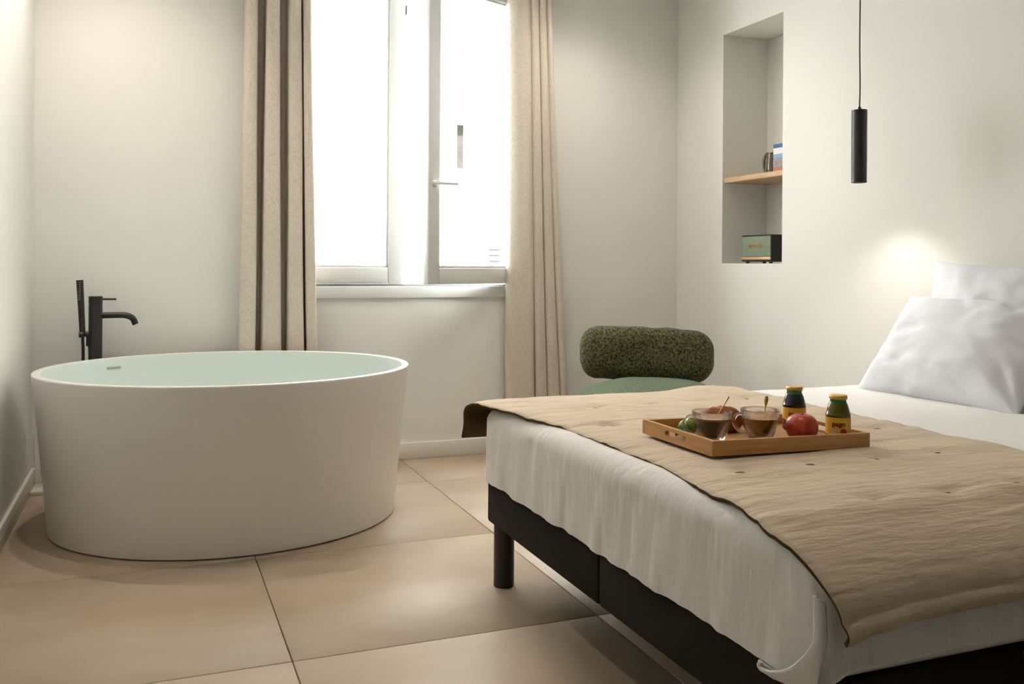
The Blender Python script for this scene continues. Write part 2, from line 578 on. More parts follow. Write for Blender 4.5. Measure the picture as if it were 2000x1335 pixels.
def sash(name, w, h, parent, loc, rz, hinge_left):
    """sash in its own frame: x from 0 to w away from hinge, y depth, z up"""
    s = -1 if not hinge_left else 1
    st, rl, dp = 0.074, 0.085, 0.045

    def X(a, b): return (min(a * s, b * s), max(a * s, b * s))
    root = None
    sp = []
    for a, b, c, d in ((0, st, 0, h), (w - st, w, 0, h), (st, w - st, 0, rl), (st, w - st, h - rl, h)):
        xa, xb = X(a, b)
        sp.append(((xa, 0, c), (xb, dp, d)))
    root = boxes(name, sp, M['frame'], parent, bevel=0.006)
    bead = []
    for a, b, c, d in ((st, st + 0.012, rl, h - rl), (w - st - 0.012, w - st, rl, h - rl),
                       (st, w - st, rl, rl + 0.012), (st, w - st, h - rl - 0.012, h - rl)):
        xa, xb = X(a, b)
        bead.append(((xa, 0.010, c), (xb, 0.034, d)))
    boxes('glazing_bead', bead, M['frame'], root, bevel=0.003)
    xa, xb = X(st, w - st)
    box('pane', (xa, 0.020, rl), (xb, 0.024, h - rl), M['glass'], root)
    root.location = loc
    root.rotation_euler = (0, 0, rz)
    return root


SH = z1 - z0 - 0.05
sash('sash', 0.632, SH, win, (x0 + 0.031, YB + 0.02, z0 + 0.015), 0, True)
sr = sash('sash', 0.680, SH, win, (x1 - 0.022, YB + 0.012, z0 + 0.015), radians(25), False)
# lever handle on the free stile
hx = -0.680 + 0.037
rose = lathe('handle_rose', [(0, 0), (0.017, 0), (0.017, 0.006), (0.012, 0.012), (0, 0.012)], M['frame'], sr, seg=20)
rose.rotation_euler = (pi / 2, 0, 0)
rose.location = (hx, 0, 0.52)
tube('handle', [(hx, 0.0, 0.52), (hx, -0.030, 0.52), (hx + 0.012, -0.040, 0.52), (hx + 0.06, -0.042, 0.521),
                (hx + 0.125, -0.040, 0.523)], 0.008, M['frame'], sr, seg=10, sub=5)
for zz in (0.25, 1.45):
    box('hinge', (-0.012, -0.008, zz), (0.012, 0.0, zz + 0.07), M['frame'], sr, bevel=0.002)
box('keep', (0.645, -0.004, 1.45), (0.652, 0.012, 1.50), M['facade_metal'], win.children[1] if len(win.children) > 1 else win, bevel=0.001)

# ceiling downlights plus the added bed fill spot, each with its own warm lamp
for (lx, ly, watts, cone) in DOWNLIGHTS_AND_FILL:
    d = lathe('downlight_or_fill', [(0.030, 0.0), (0.042, -0.004), (0.044, 0.004), (0.030, 0.004), (0.030, 0.0)], M['frame'], ceiling, seg=24)
    d.location = (lx, ly, CEIL - 0.004)
    lens = lathe('lens', [(0, 0.0), (0.029, 0.0), (0.029, 0.003), (0, 0.003)], M['lamp_glow'], d, seg=20)
    ld = bpy.data.lights.new('downlight_or_fill_lamp', 'SPOT')
    ld.energy = watts
    ld.color = (1.0, 0.90, 0.785)
    ld.spot_size = radians(cone)
    ld.spot_blend = 0.85
    ld.shadow_soft_size = 0.03 if lx < 0 else 0.18
    lo = bpy.data.objects.new('downlight_or_fill_lamp', ld)
    COL.objects.link(lo)
    lo.location = (lx, ly, CEIL - 0.012)

# ------------------------------------------------------------------ the house across the courtyard
fy = 7.5
fac = empty('facade', (0, fy, 0))
tag(fac, 'sunlit white house front seen through the window panes', 'building')
SLOT = (2.455, 2.545, 1.875, 2.265)
VENT = (2.735, 2.86, 1.00, 1.235)
xs = [-8, SLOT[0], SLOT[1], 14]
boxes('wall', [((-8, 0, -3), (SLOT[0], 0.4, 4.4)), ((SLOT[1], 0, -3), (14, 0.4, 4.4)),
               ((SLOT[0], 0, -3), (SLOT[1], 0.4, SLOT[2])), ((SLOT[0], 0, SLOT[3]), (SLOT[1], 0.4, 4.4))], M['facade'], fac)
box('slot_window', (SLOT[0], 0.10, SLOT[2]), (SLOT[1], 0.38, SLOT[3]), M['facade_grey'], fac)
vent = box('vent', (VENT[0], -0.03, VENT[2]), (VENT[1], 0.0, VENT[3]), M['facade_metal'], fac, bevel=0.004)
for k in range(4):
    box('vent_slat', (VENT[0] + 0.012, -0.040, VENT[2] + 0.03 + k * 0.05), (VENT[1] - 0.012, -0.030, VENT[2] + 0.055 + k * 0.05),
        M['facade_metal'], vent)

# ------------------------------------------------------------------ bathtub
TC = (0.319, 3.983)
TA, TB_, TH = 0.743, 0.660, 0.620
tub = empty('bathtub', (TC[0], TC[1], 0))
tag(tub, 'round white freestanding bathtub on the tiled floor', 'bathtub')


def oval_shell(name, prof, m, parent, seg=128, ang=30):
    """prof: (scale, z)"""
    v, f = [], []
    n = len(prof)
    for i in range(seg):
        a = 2 * pi * i / seg
        for s, z in prof:
            v.append((s * TA * cos(a), s * TB_ * sin(a), z))
    for i in range(seg):
        j = (i + 1) % seg
        for k in range(n - 1):
            f.append((i * n + k, j * n + k, j * n + k + 1, i * n + k + 1))
    return mesh_obj(name, v, f, m, parent, smooth=True, angle=ang)


outer = [(0.860, 0.006), (0.916, 0.005), (0.9215, 0.007), (0.9225, 0.011)]
for k in range(1, 25):
    t = k / 24
    outer.append((0.9225 + 0.0775 * (t ** 1.15), 0.011 + (TH - 0.019) * t))
outer += [(1.0, TH - 0.004), (0.9975, TH - 0.001), (0.994, TH), (0.966, TH), (0.9625, TH - 0.002)]
oval_shell('shell', outer, M['tub'], tub)
inner = [(0.9625, TH - 0.002), (0.960, TH - 0.008)]
for k in range(1, 16):
    t = k / 15
    inner.append((0.960 - 0.10 * t ** 1.3, TH - 0.008 - 0.40 * t))
for k in range(1, 11):
    a = (pi / 2) * k / 10
    inner.append((0.860 - 0.16 * (1 - cos(a)) - 0.0, TH - 0.408 - 0.09 * sin(a)))
inner += [(0.5, TH - 0.505), (0.2, TH - 0.51), (0.0, TH - 0.512)]
oval_shell('basin', inner, M['basin'], tub)
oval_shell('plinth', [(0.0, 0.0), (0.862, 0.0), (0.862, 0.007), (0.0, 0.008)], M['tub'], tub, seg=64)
ang = radians(131)
so = box('overflow_slot', (-0.034, -0.0025, -0.0045), (0.034, 0.0025, 0.0045), M['slot'], tub, bevel=0.001)
so.location = (0.9535 * TA * cos(ang), 0.9535 * TB_ * sin(ang), TH - 0.044)
so.rotation_euler = (0, 0, math.atan2(TB_ * cos(ang), -TA * sin(ang)))

# ------------------------------------------------------------------ freestanding bath filler
fl = empty('bath_faucet', (-0.233, 4.66, 0))
tag(fl, 'matt black floor-standing bath tap with hand shower', 'faucet')
lathe('floor_flange', [(0, 0), (0.055, 0), (0.055, 0.010), (0, 0.010)], M['black'], fl, seg=32)
lathe('column', [(0, 0.01), (0.030, 0.01), (0.030, 0.845), (0.0285, 0.848), (0.0285, 0.852), (0, 0.852)], M['black'], fl, seg=32)
cap = lathe('mixer_cap', [(0, 0.852), (0.030, 0.852), (0.030, 0.888), (0.0285, 0.890), (0, 0.890)], M['black'], fl, seg=32)
tube('lever', [(0.02, 0, 0.876), (0.06, -0.005, 0.876), (0.088, -0.008, 0.876)], 0.0050, M['black'], fl, seg=10, sub=2)
tube('spout', [(0.018, 0, 0.800), (0.075, -0.004, 0.801), (0.125, -0.008, 0.800), (0.158, -0.011, 0.787), (0.173, -0.012, 0.757)],
     0.0142, M['black'], fl, seg=16, sub=6)
tube('holder_arm', [(-0.020, -0.002, 0.715), (-0.062, -0.006, 0.715)], 0.0125, M['black'], fl, seg=16, sub=1)
tube('holder_clip', [(-0.050, -0.028, 0.715), (-0.068, -0.030, 0.714)], 0.0135, M['black'], fl, seg=16, sub=1)
hs = tube('hand_shower', [(-0.053, -0.022, 0.722), (-0.060, -0.022, 0.85), (-0.066, -0.022, 0.965)], 0.0145, M['black'], fl, seg=16, sub=4,
          radii=lambda t: 0.0125 + 0.003 * t)
for k in range(9):
    nz = box('nozzle', (-0.0050, -0.0015, -0.0014), (0.0050, 0.0015, 0.0014), M['nozzle'], hs)
    nz.location = (-0.0665 + 0.0005 * (8 - k) * 0.9, -0.0374, 0.955 - 0.010 * k)
tube('hose', [(-0.053, -0.018, 0.715), (-0.050, -0.016, 0.60), (-0.055, 0.0, 0.35), (-0.075, 0.02, 0.18), (-0.05, 0.045, 0.10),
              (-0.012, 0.045, 0.2), (-0.010, 0.040, 0.45), (-0.022, 0.036, 0.60), (-0.030, 0.030, 0.69)], 0.0072, M['rubber_black'], fl, seg=10, sub=8)
tube('hose_outlet', [(-0.030, -0.01, 0.712), (-0.030, -0.008, 0.66)], 0.009, M['black'], fl, seg=12, sub=1)

# white cable loop behind the tub
cb = tube('cable', [(-0.485, 4.757, 0.30), (-0.487, 4.735, 0.22), (-0.478, 4.705, 0.12), (-0.466, 4.70, 0.06), (-0.458, 4.70, 0.045),
                    (-0.455, 4.70, 0.07), (-0.458, 4.72, 0.15), (-0.455, 4.757, 0.26)], 0.0038, M['white_plastic'], seg=8, sub=8)
tag(cb, 'white cable hanging in a loop behind the bathtub', 'cable')


# ------------------------------------------------------------------ curtains
def curtain(name, label, top, bot, ztop, zbot, yc, group):
    """top/bot: polyline of (x, dy) control points with equal counts; blended from top to bottom"""
    sub = 7
    pt = catmull([(a, b, 0) for a, b in top], sub)
    pb = catmull([(a, b, 0) for a, b in bot], sub)
    n = len(pt)
    rows = 56
    v, f = [], []
    for r in range(rows + 1):
        t = r / rows
        z = ztop + (zbot - ztop) * t
        k = t ** 1.25
        for i in range(n):
            x = pt[i].x * (1 - k) + pb[i].x * k
            y = pt[i].y * (1 - k) + pb[i].y * k
            w = noise.noise(Vector((x * 7, z * 1.3, yc))) * 0.006 * (0.3 + t)
            x += noise.noise(Vector((i * 0.11, z * 1.1, yc + 5))) * 0.005
            v.append((x, yc + y + w, z))
    for r in range(rows):
        for i in range(n - 1):
            a = r * n + i
            f.append((a, a + 1, a + n + 1, a + n))
    o = mesh_obj(name, v, f, M['curtain'], smooth=True)
    s = o.modifiers.new('thickness', 'SOLIDIFY')
    s.thickness = 0.004
    tag(o, label, 'curtain', group)
    return o


# left curtain: wide front faces with deep dark pleats between them (dy negative = towards the room)
def pleats(edges, deep, front=-0.03, back=0.055):
    """edges: x positions [f0,f1,g0..]: faces between edges[2k] and edges[2k+1], gaps between"""
    pts = []
    for k in range(0, len(edges), 2):
        a, b = edges[k], edges[k + 1]
        w = b - a
        pts += [(a, front + 0.030), (a + 0.05 * w, front + 0.004), (a + 0.30 * w, front - 0.006), (a + 0.55 * w, front - 0.007),
                (a + 0.85 * w, front - 0.003), (b - 0.02 * w, front + 0.010)]
        if k + 2 < len(edges):
            g = (edges[k + 2] - b)
            pts += [(b - 0.02 * g, back - 0.040), (b + 0.10 * g, back - 0.006), (b + 0.5 * g, back), (b + 0.97 * g, back - 0.010)]
    return pts


tl = pleats([0.436, 0.487, 0.536, 0.592, 0.643, 0.694, 0.710, 0.744], 1, -0.03, 0.070)
bl = pleats([0.404, 0.488, 0.516, 0.618, 0.650, 0.734, 0.753, 0.806], 1, -0.03, 0.070)
curtain('curtain', 'beige linen curtain hanging between bathtub tap and window', tl, bl, CEIL - 0.02, 0.03, 4.692,
        'floor-length linen curtains')
tr = pleats([1.838, 1.955, 1.960, 2.000, 2.005, 2.045, 2.049, 2.075], 1, front=-0.025, back=0.030)
tr[:6] = [(1.836, 0.050), (1.846, 0.018), (1.872, -0.004), (1.905, -0.020), (1.935, -0.030), (1.953, -0.018)]
br = pleats([1.862, 2.005, 2.010, 2.085, 2.092, 2.165, 2.170, 2.215], 1, front=-0.030, back=0.030)
br[:6] = [(1.858, 0.050), (1.870, 0.016), (1.905, -0.006), (1.945, -0.024), (1.982, -0.036), (2.003, -0.022)]
curtain('curtain', 'beige linen curtain hanging beside the green chair', tr, br, CEIL - 0.02, 0.03, 4.705,
        'floor-length linen curtains')

# ------------------------------------------------------------------ green lounge chair
CY = radians(-21.6)
ch = empty('lounge_chair', (2.246, 3.800, 0), CY)
tag(ch, 'low green chenille lounge chair in the corner beside the curtain', 'chair')
bk = rounded_block('backrest', (0.685, 0.17, 0.272), (0.105, 0.08, 0.105), M['chenille'], ch, n=16, wob=0.012)
bk.location = (0.008, 0.335, 0.596)
bk.rotation_euler = (radians(-6), radians(2.0), 0)
st = rounded_block('seat', (0.72, 0.66, 0.15), (0.30, 0.28, 0.07), M['chenille_seat'], ch, n=16, wob=0.006, crown=0.02)
st.location = (-0.012, 0.02, 0.408)
box('back_bracket', (0.19, 0.30, 0.34), (0.25, 0.33, 0.50), M['black'], ch, bevel=0.004)
box('back_bracket', (-0.16, 0.33, 0.34), (-0.10, 0.36, 0.50), M['black'], ch, bevel=0.004)
for sx in (-1, 1):
    for sy in (-1, 1):
        lathe('leg', [(0, 0), (0.014, 0), (0.020, 0.31), (0, 0.31)], M['black'], ch, seg=16, loc=(sx * 0.22, 0.02 + sy * 0.20, 0))

# ------------------------------------------------------------------ bed base, mattress, sheet
BX0, BX1, BY0, BY1 = 1.040, 2.930, 1.225, 2.830
BZ0, BZ1, MZ = 0.205, 0.345, 0.588
bed = empty('bed_base', (BX0, BY0, 0))
bed.name = 'bed'
tag(bed, 'black fabric bed base on round black legs', 'bed')
mid = (BY0 + BY1) / 2


def rel(p): return (p[0] - BX0, p[1] - BY0, p[2])


box('base_half', rel((BX0, BY0, BZ0)), rel((BX1, mid - 0.0015, BZ1)), M['base_black'], bed, bevel=0.010, seg=3)
box('base_half', rel((BX0, mid + 0.0015, BZ0)), rel((BX1, BY1, BZ1)), M['base_black'], bed, bevel=0.010, seg=3)
for lx in (BX0 + 0.046, BX1 - 0.06):
    for ly in (BY0 + 0.05, BY1 - 0.038):
        o = lathe('leg', [(0, 0), (0.031, 0), (0.0335, 0.003), (0.0335, BZ0), (0, BZ0)], M['black'], bed, seg=32)
        o.location = rel((lx, ly, 0))

QT = 0.603   # upper face height of the throw on the bed
mt = box('mattress', (BX0 + 0.012, BY0 + 0.004, BZ1), (BX1, BY1 + 0.01, MZ - 0.06), M['sheet'], bevel=0.03, seg=3)
tag(mt, 'white mattress edge showing under the sheet hem on the black base', 'mattress')


def rrect(x0, x1, y0, y1, r, n_arc=10, step=0.011):
    """rounded rectangle outline, counter-clockwise, starting on the foot side"""
    pts = []
    def line(a, b):
        d = math.hypot(b[0] - a[0], b[1] - a[1])
        n = max(1, int(round(d / step)))
        for i in range(n):
            t = i / n
            pts.append((a[0] + (b[0] - a[0]) * t, a[1] + (b[1] - a[1]) * t))
    def arc(cx, cy, a0, a1):
        for i in range(n_arc):
            a = a0 + (a1 - a0) * i / n_arc
            pts.append((cx + r * cos(a), cy + r * sin(a)))
    line((x0 + r, y0), (x1 - r, y0)); arc(x1 - r, y0 + r, -pi / 2, 0)
    line((x1, y0 + r), (x1, y1 - r)); arc(x1 - r, y1 - r, 0, pi / 2)
    line((x1 - r, y1), (x0 + r, y1)); arc(x0 + r, y1 - r, pi / 2, pi)
    line((x0, y1 - r), (x0, y0 + r)); arc(x0 + r, y0 + r, pi, 1.5 * pi)
    return pts


def make_sheet():
    SX0, SX1, SY0, SY1 = BX0 - 0.004, BX1 + 0.012, BY0 - 0.010, BY1 + 0.028
    out = rrect(SX0, SX1, SY0, SY1, 0.034)
    n = len(out)
    cxm, cym = (SX0 + SX1) / 2, (SY0 + SY1) / 2
    levels = []
    for k in range(13):
        levels.append((0.0, k / 12))
    rings = []
    v, f = [], []
    # side rings with hanging folds
    for k in range(15):
        t = k / 14          # 0 bottom, 1 shoulder
        ring = []
        for i, (x, y) in enumerate(out):
            near = y < SY0 + 0.06
            foot = x < SX0 + 0.06
            zb = 0.340
            if near and not foot:
                zb = 0.374
            elif near:
                q = min(1, max(0, (x - SX0) / 0.06))
                zb = 0.340 + 0.034 * q
            zb += 0.006 * noise.noise(Vector((x * 9, y * 9, 1.7)))
            z = zb + (0.530 - zb) * t
            u = x * 1.0 + y * 1.0
            nrm = Vector(((x - cxm) / (SX1 - SX0), (y - cym) / (SY1 - SY0), 0))
            if abs(nrm.x) > abs(nrm.y):
                nn = Vector((1 if nrm.x > 0 else -1, 0, 0))
            else:
                nn = Vector((0, 1 if nrm.y > 0 else -1, 0))
            lean = 0.25 * (z - 0.34)
            fold = noise.noise(Vector(((x + lean) * 13, (y + lean) * 13, z * 2.2 + 4))) * 0.55
            fold += noise.noise(Vector(((x - lean) * 30, (y - lean) * 30, z * 4 + 9))) * 0.28
            fold += noise.noise(Vector((x * 62, (y + 0.4 * lean) * 62, z * 5 + 3))) * 0.12
            amp = 0.0185 * (0.95 - 0.60 * t)
            off = amp * fold + 0.004 - 0.004 * t
            ring.append((x + nn.x * off, y + nn.y * off, z))
        rings.append(ring)
    # rounded shoulder and top
    R = 0.062
    for k in range(1, 9):
        a = (pi / 2) * k / 8
        ins = R * (1 - cos(a))
        z = 0.530 + (MZ + 0.004 - 0.530) * sin(a)
        ring = []
        for (x, y) in out:
            px = SX0 + ins + (x - SX0) * ((SX1 - SX0 - 2 * ins) / (SX1 - SX0))
            py = SY0 + ins + (y - SY0) * ((SY1 - SY0 - 2 * ins) / (SY1 - SY0))
            z2 = z + 0.002 * noise.noise(Vector((x * 14, y * 14, k * 0.2)))
            ring.append((px, py, z2))
        rings.append(ring)
    base = rings[-1]
    for k in range(1, 13):
        s = 1 - k / 12.0 * 0.98
        ring = []
        for (x, y, z) in base:
            X = cxm + (x - cxm) * (0.45 + 0.55 * s) if k else x
            X = cxm + (x - cxm) * (s * 0.62 + 0.38)
            Y = cym + (y - cym) * s
            Z = MZ + 0.004 + 0.004 * noise.noise(Vector((X * 5, Y * 8, 2.2))) + 0.002 * noise.noise(Vector((X * 14, Y * 22, 7)))
            ring.append((X, Y, Z))
        rings.append(ring)
    def cap_z(y):
        if y > 1.375:
            return 9.0
        q = min(1.0, (1.375 - y) / 0.202)
        a = math.asin(q)
        return QT - 0.115 * (0.72 * a / (pi / 2) + 0.28 * (1 - cos(a))) - 0.020
    for ring in rings:
        v += [(x, y, min(z, cap_z(y))) for (x, y, z) in ring]
    for r in range(len(rings) - 1):
        for i in range(n):
            j = (i + 1) % n
            f.append((r * n + i, r * n + j, (r + 1) * n + j, (r + 1) * n + i))
    f.append(tuple((len(rings) - 1) * n + i for i in range(n)))
    o = mesh_obj('bed_sheet', v, f, M['sheet'], smooth=True)
    return o


sheet = make_sheet()
tag(sheet, 'white cotton sheet stretched over the mattress', 'sheet')

# folded corner flap of the sheet at the near foot corner, lying on the foot side
flap_pts = [(1.208, 0.512), (1.206, 0.500), (1.205, 0.480), (1.204, 0.455), (1.210, 0.430), (1.235, 0.398), (1.275, 0.362), (1.320, 0.340), (1.352, 0.336),
            (1.350, 0.348)]
fv, ff = [], []
fx = BX0 - 0.020
FX = lambda z: fx + (0.0 if z < 0.52 else 0.024 * ((z - 0.52) / 0.055) ** 2)
edge = catmull([(FX(b), a, b) for a, b in flap_pts], 6)
for p in edge:
    fv.append((p.x - 0.004, p.y, p.z))
    fv.append((p.x + 0.004, p.y - 0.012, p.z - 0.006))
    fv.append((p.x + 0.010, min(p.y, 1.215) - 0.006 if p.z > 0.43 else 1.215 + (p.y - 1.215) * 0.35, p.z - 0.012 if p.z > 0.43 else 0.338))
for i in range(len(edge) - 1):
    for k in range(2):
        a = i * 3 + k
        ff.append((a, a + 1, a + 4, a + 3))
flap = mesh_obj('corner_fold', fv, ff, M['sheet'], sheet, smooth=True)
sm = flap.modifiers.new('thickness', 'SOLIDIFY')
sm.thickness = 0.004
tube('fold_edge', [(FX(b) - 0.003, a, b) for a, b in flap_pts], 0.0036, M['sheet'], sheet, seg=8, sub=6)

# ------------------------------------------------------------------ quilted throw
TUFTS = []
for r, yy in enumerate((2.905, 2.605, 2.305, 2.000, 1.690, 1.400)):
    for c in range(5):
        xx = 1.215 + c * 0.192 + (0.105 if r % 2 else 0.0)
        if xx < 1.95:
            TUFTS.append((xx, yy))

TRAY_C, TRAY_A, TRAY_W, TRAY_D = (1.443, 1.951), radians(0.5), 0.468, 0.318


def in_tray(x, y, m=0.03):
    dx, dy = x - TRAY_C[0], y - TRAY_C[1]
    lx = dx * cos(TRAY_A) + dy * sin(TRAY_A)
    ly = -dx * sin(TRAY_A) + dy * cos(TRAY_A)
    return abs(lx) < TRAY_W / 2 + m and abs(ly) < TRAY_D / 2 + m


def interp(tab, t):
    for (a, b), (c, d) in zip(tab, tab[1:]):
        if t <= c:
            k = (t - a) / (c - a)
            k = k * k * (3 - 2 * k)
            return b + (d - b) * k
    return tab[-1][1]




def quilt_profile(sx):
    """cross section in y,z from far hem over the bed to the near hem; sx in 0..1 across the throw"""
    pts = []
    pts.append((2.915 - 0.005, 0.475 + 0.01 * sx))
    pts.append((2.915, 0.505))
    pts.append((2.912, 0.540))
    for k in range(9):
        a = (pi / 2) * k / 8
        pts.append((2.840 + 0.070 * cos(a), 0.552 + (QT - 0.552) * sin(a)))
    return pts


def make_quilt():
    NU, v, f = 62, [], []
    # path along y as (y, z) samples
    path = []
    for k in range(8):
        t = k / 8
        path.append((2.922 - 0.010 * sin(pi * t), 0.470 + (0.545 - 0.470) * t))
    for k in range(12):
        a = (pi / 2) * k / 12
        path.append((2.830 + 0.090 * cos(a), 0.545 + (QT - 0.545) * sin(a)))
    ny = 108
    for k in range(ny + 1):
        path.append((2.830 + (1.375 - 2.830) * k / ny, QT))
    for k in range(1, 17):
        a = (pi / 2) * k / 16
        path.append((1.375 - 0.202 * sin(a), QT - 0.115 * (0.72 * k / 16 + 0.28 * (1 - cos(a)))))
    for k in range(1, 12):
        t = k / 11
        path.append((1.173 - 0.010 * sin(pi * t) - 0.006 * t, QT - 0.115 - t * 0.034))
    n = len(path)
    foot = [(0.0, 0.980), (0.04, 0.985), (0.10, 1.005), (0.20, 1.040), (0.38, 1.085), (0.62, 1.085), (0.78, 1.055), (0.88, 1.022),
            (0.94, 1.026), (1.0, 1.040)]
    L = [0]
    for a, b in zip(path, path[1:]):
        L.append(L[-1] + math.hypot(a[0] - b[0], a[1] - b[1]))
    tot = L[-1]
    for i in range(n):
        y, z = path[i]
        s = L[i] / tot
        xf = interp(foot, s)
        xi = 2.005 + 0.010 * sin(s * 9) + 0.006 * sin(s * 31)
        hang_near = max(0.0, (1.30 - y) / 0.12) if y < 1.30 else 0.0
        hang_near = min(1.0, hang_near)
        hang_far = 1.0 if z < 0.55 and y > 2.5 else 0.0
        for j in range(NU + 1):
            u = j / NU
            x = xf + (xi - xf) * u
            yy, zz = y, z
            # soft loft between tufts and wrinkles
            lo = 0.0
            for (tx, ty) in TUFTS:
                d2 = (x - tx) ** 2 + (yy - ty) ** 2
                if d2 < 0.02 and not in_tray(tx, ty):
                    d = math.sqrt(d2)
                    lo -= 0.007 * math.exp(-d2 / 0.0007)
                    lo -= 0.0030 * math.exp(-((yy - ty) / 0.011) ** 2) * math.exp(-((x - tx) / 0.06) ** 2)
            wr = 0.0055 * noise.noise(Vector((x * 3.2, yy * 8.5, 1.0))) + 0.0036 * noise.noise(Vector((x * 7, yy * 24, 5.0)))
            wr += 0.0014 * noise.noise(Vector((x * 16, yy * 55, 8.0)))
            up = wr + lo
            if in_tray(x, yy, 0.0):
                up = min(up, 0.0) * 0.3 - 0.001
            elif in_tray(x, yy, 0.03):
                up *= 0.5
            if z > QT - 0.03:
                zz += up * min(1.0, max(0.0, (z - (QT - 0.03)) / 0.02))
                # raised ruck on the far side
                zz += 0.018 * math.exp(-((x - 1.86) / 0.10) ** 2 - ((yy - 2.78) / 0.10) ** 2)
                edge_drop = math.exp(-(u / 0.035))
                zz -= 0.010 * edge_drop * min(1.0, max(0.0, (z - (QT - 0.03)) / 0.02))
            if hang_near > 0:
                fold = 0.020 * noise.noise(Vector((x * 9 + 1.6 * z, 3.0, z * 2))) + 0.010 * noise.noise(Vector((x * 23 + 3 * z, 7.0, z * 3)))
                yy -= hang_near * (max(-0.004, fold) + 0.004)
                drop = min(1.0, max(0.0, (QT - z) / 0.149))
                zz += drop * (0.030 * u ** 0.8 - 0.012 * math.exp(-u / 0.04)) * 1.0 - 0.0
            if hang_far:
                yy += 0.006 * noise.noise(Vector((x * 10, 2.0, z * 4)))
            v.append((x, yy, zz))
    for i in range(n - 1):
        for j in range(NU):
            a = i * (NU + 1) + j
            f.append((a, a + 1, a + NU + 2, a + NU + 1))
    o = mesh_obj('quilt', v, f, [M['quilt'], M['quilt_back']], smooth=True)
    return o, v, NU, n


quilt, qv, NU, QN = make_quilt()
# face normals must look outwards (up)
bm = bmesh.new(); bm.from_mesh(quilt.data)
up = sum(fc.normal.z * fc.calc_area() for fc in bm.faces)
if up < 0:
    bmesh.ops.reverse_faces(bm, faces=bm.faces)
bm.to_mesh(quilt.data); bm.free()
sol = quilt.modifiers.new('thickness', 'SOLIDIFY')
sol.thickness = 0.008
sol.offset = -1
sol.material_offset = 1
sol.material_offset_rim = 1
tag(quilt, 'beige tufted linen quilt spread across the foot of the bed', 'quilt')
tuft_mesh = None
for (tx, ty) in TUFTS:
    if in_tray(tx, ty, 0.02) or ty > 2.86 and tx > 1.9:
        continue
    best = min(qv, key=lambda p: (p[0] - tx) ** 2 + (p[1] - ty) ** 2 + (0 if p[2] > 0.5 else 1))
    if tuft_mesh is None:
        o = tube('tuft_stitch', [(-0.012, 0.002, 0.001), (-0.004, 0, 0.0030), (0.004, 0, 0.0030), (0.012, -0.002, 0.001)], 0.0015,
                 M['thread'], quilt, seg=6, sub=2)
        tuft_mesh = o.data
    else:
        o = link(bpy.data.objects.new('tuft_stitch', tuft_mesh), quilt)
    o.location = (tx, ty, best[2] - 0.0005)
    o.rotation_euler = (0, 0, random.Random(int(tx * 1000)).uniform(-0.4, 0.4))


# ------------------------------------------------------------------ pillows
def pillow(name, label, w, h, t, origin, xdir, ydir, seed):
    """w along xdir, h along ydir; origin = centre"""
    X = Vector(xdir).normalized()
    Y = Vector(ydir).normalized()
    Z = X.cross(Y).normalized()
    n = 44
    v, f = [], []
    O = Vector(origin)

    def pt(u, vv, side):
        # pinched corners: outline pulled in along the sides
        pu = u * (1 - 0.055 * (1 - vv * vv)) if abs(u) > 0 else u
        pv = vv * (1 - 0.075 * (1 - u * u))
        th = t * ((1 - abs(u) ** 2.6) ** 0.55) * ((1 - abs(vv) ** 2.6) ** 0.55)
        wr = 0.0
        edge = max(abs(u), abs(vv))
        a = math.atan2(vv, u)
        wr += 0.016 * noise.noise(Vector((u * 2.2, vv * 2.6, seed))) * (1 - edge ** 4)
        wr += 0.016 * noise.noise(Vector((a * 4.2, edge * 1.2, seed + 3))) * edge ** 2 * (1 - edge ** 8)
        wr += 0.011 * noise.noise(Vector((u * 4 + vv * 5, vv * 2 - u * 3, seed + 7))) * (1 - edge ** 6)
        cr = abs(noise.noise(Vector((a * 2.3, edge * 2.0, seed + 11))))
        wr -= 0.016 * max(0.0, 0.16 - cr) / 0.16 * edge ** 1.5 * (1 - edge ** 6)
        off = side * (th / 2) + wr
        return O + X * (pu * w / 2) + Y * (pv * h / 2) + Z * off
    for side in (1, -1):
        base = len(v)
        for i in range(n + 1):
            for j in range(n + 1):
                u = sin((i / n - 0.5) * pi) * 0.7 + (2 * i / n - 1) * 0.3
                vv = sin((j / n - 0.5) * pi) * 0.7 + (2 * j / n - 1) * 0.3
                v.append(pt(u, vv, side))
        for i in range(n):
            for j in range(n):
                a = base + i * (n + 1) + j
                q = (a, a + n + 1, a + n + 2, a + 1)
                f.append(q if side > 0 else tuple(reversed(q)))
    o = mesh_obj(name, v, f, M['pillow'], smooth=True)
    bm = bmesh.new(); bm.from_mesh(o.data)
    bmesh.ops.remove_doubles(bm, verts=bm.verts, dist=1e-5)
    bm.to_mesh(o.data); bm.free()
    tag(o, label, 'pillow', 'pillows against the wall')
    return o


pillow('pillow', 'plump white pillow leaning in front on the bed', 0.68, 0.46, 0.19, (2.655, 2.415, 0.758), (0.035, -1, 0), (0.62, 0.02, 0.78), 1.3)
pillow('pillow', 'white pillow behind, upright against the wall', 0.66, 0.48, 0.16, (2.835, 2.400, 0.840), (0.02, -1, 0), (0.22, 0.0, 0.975), 6.1)

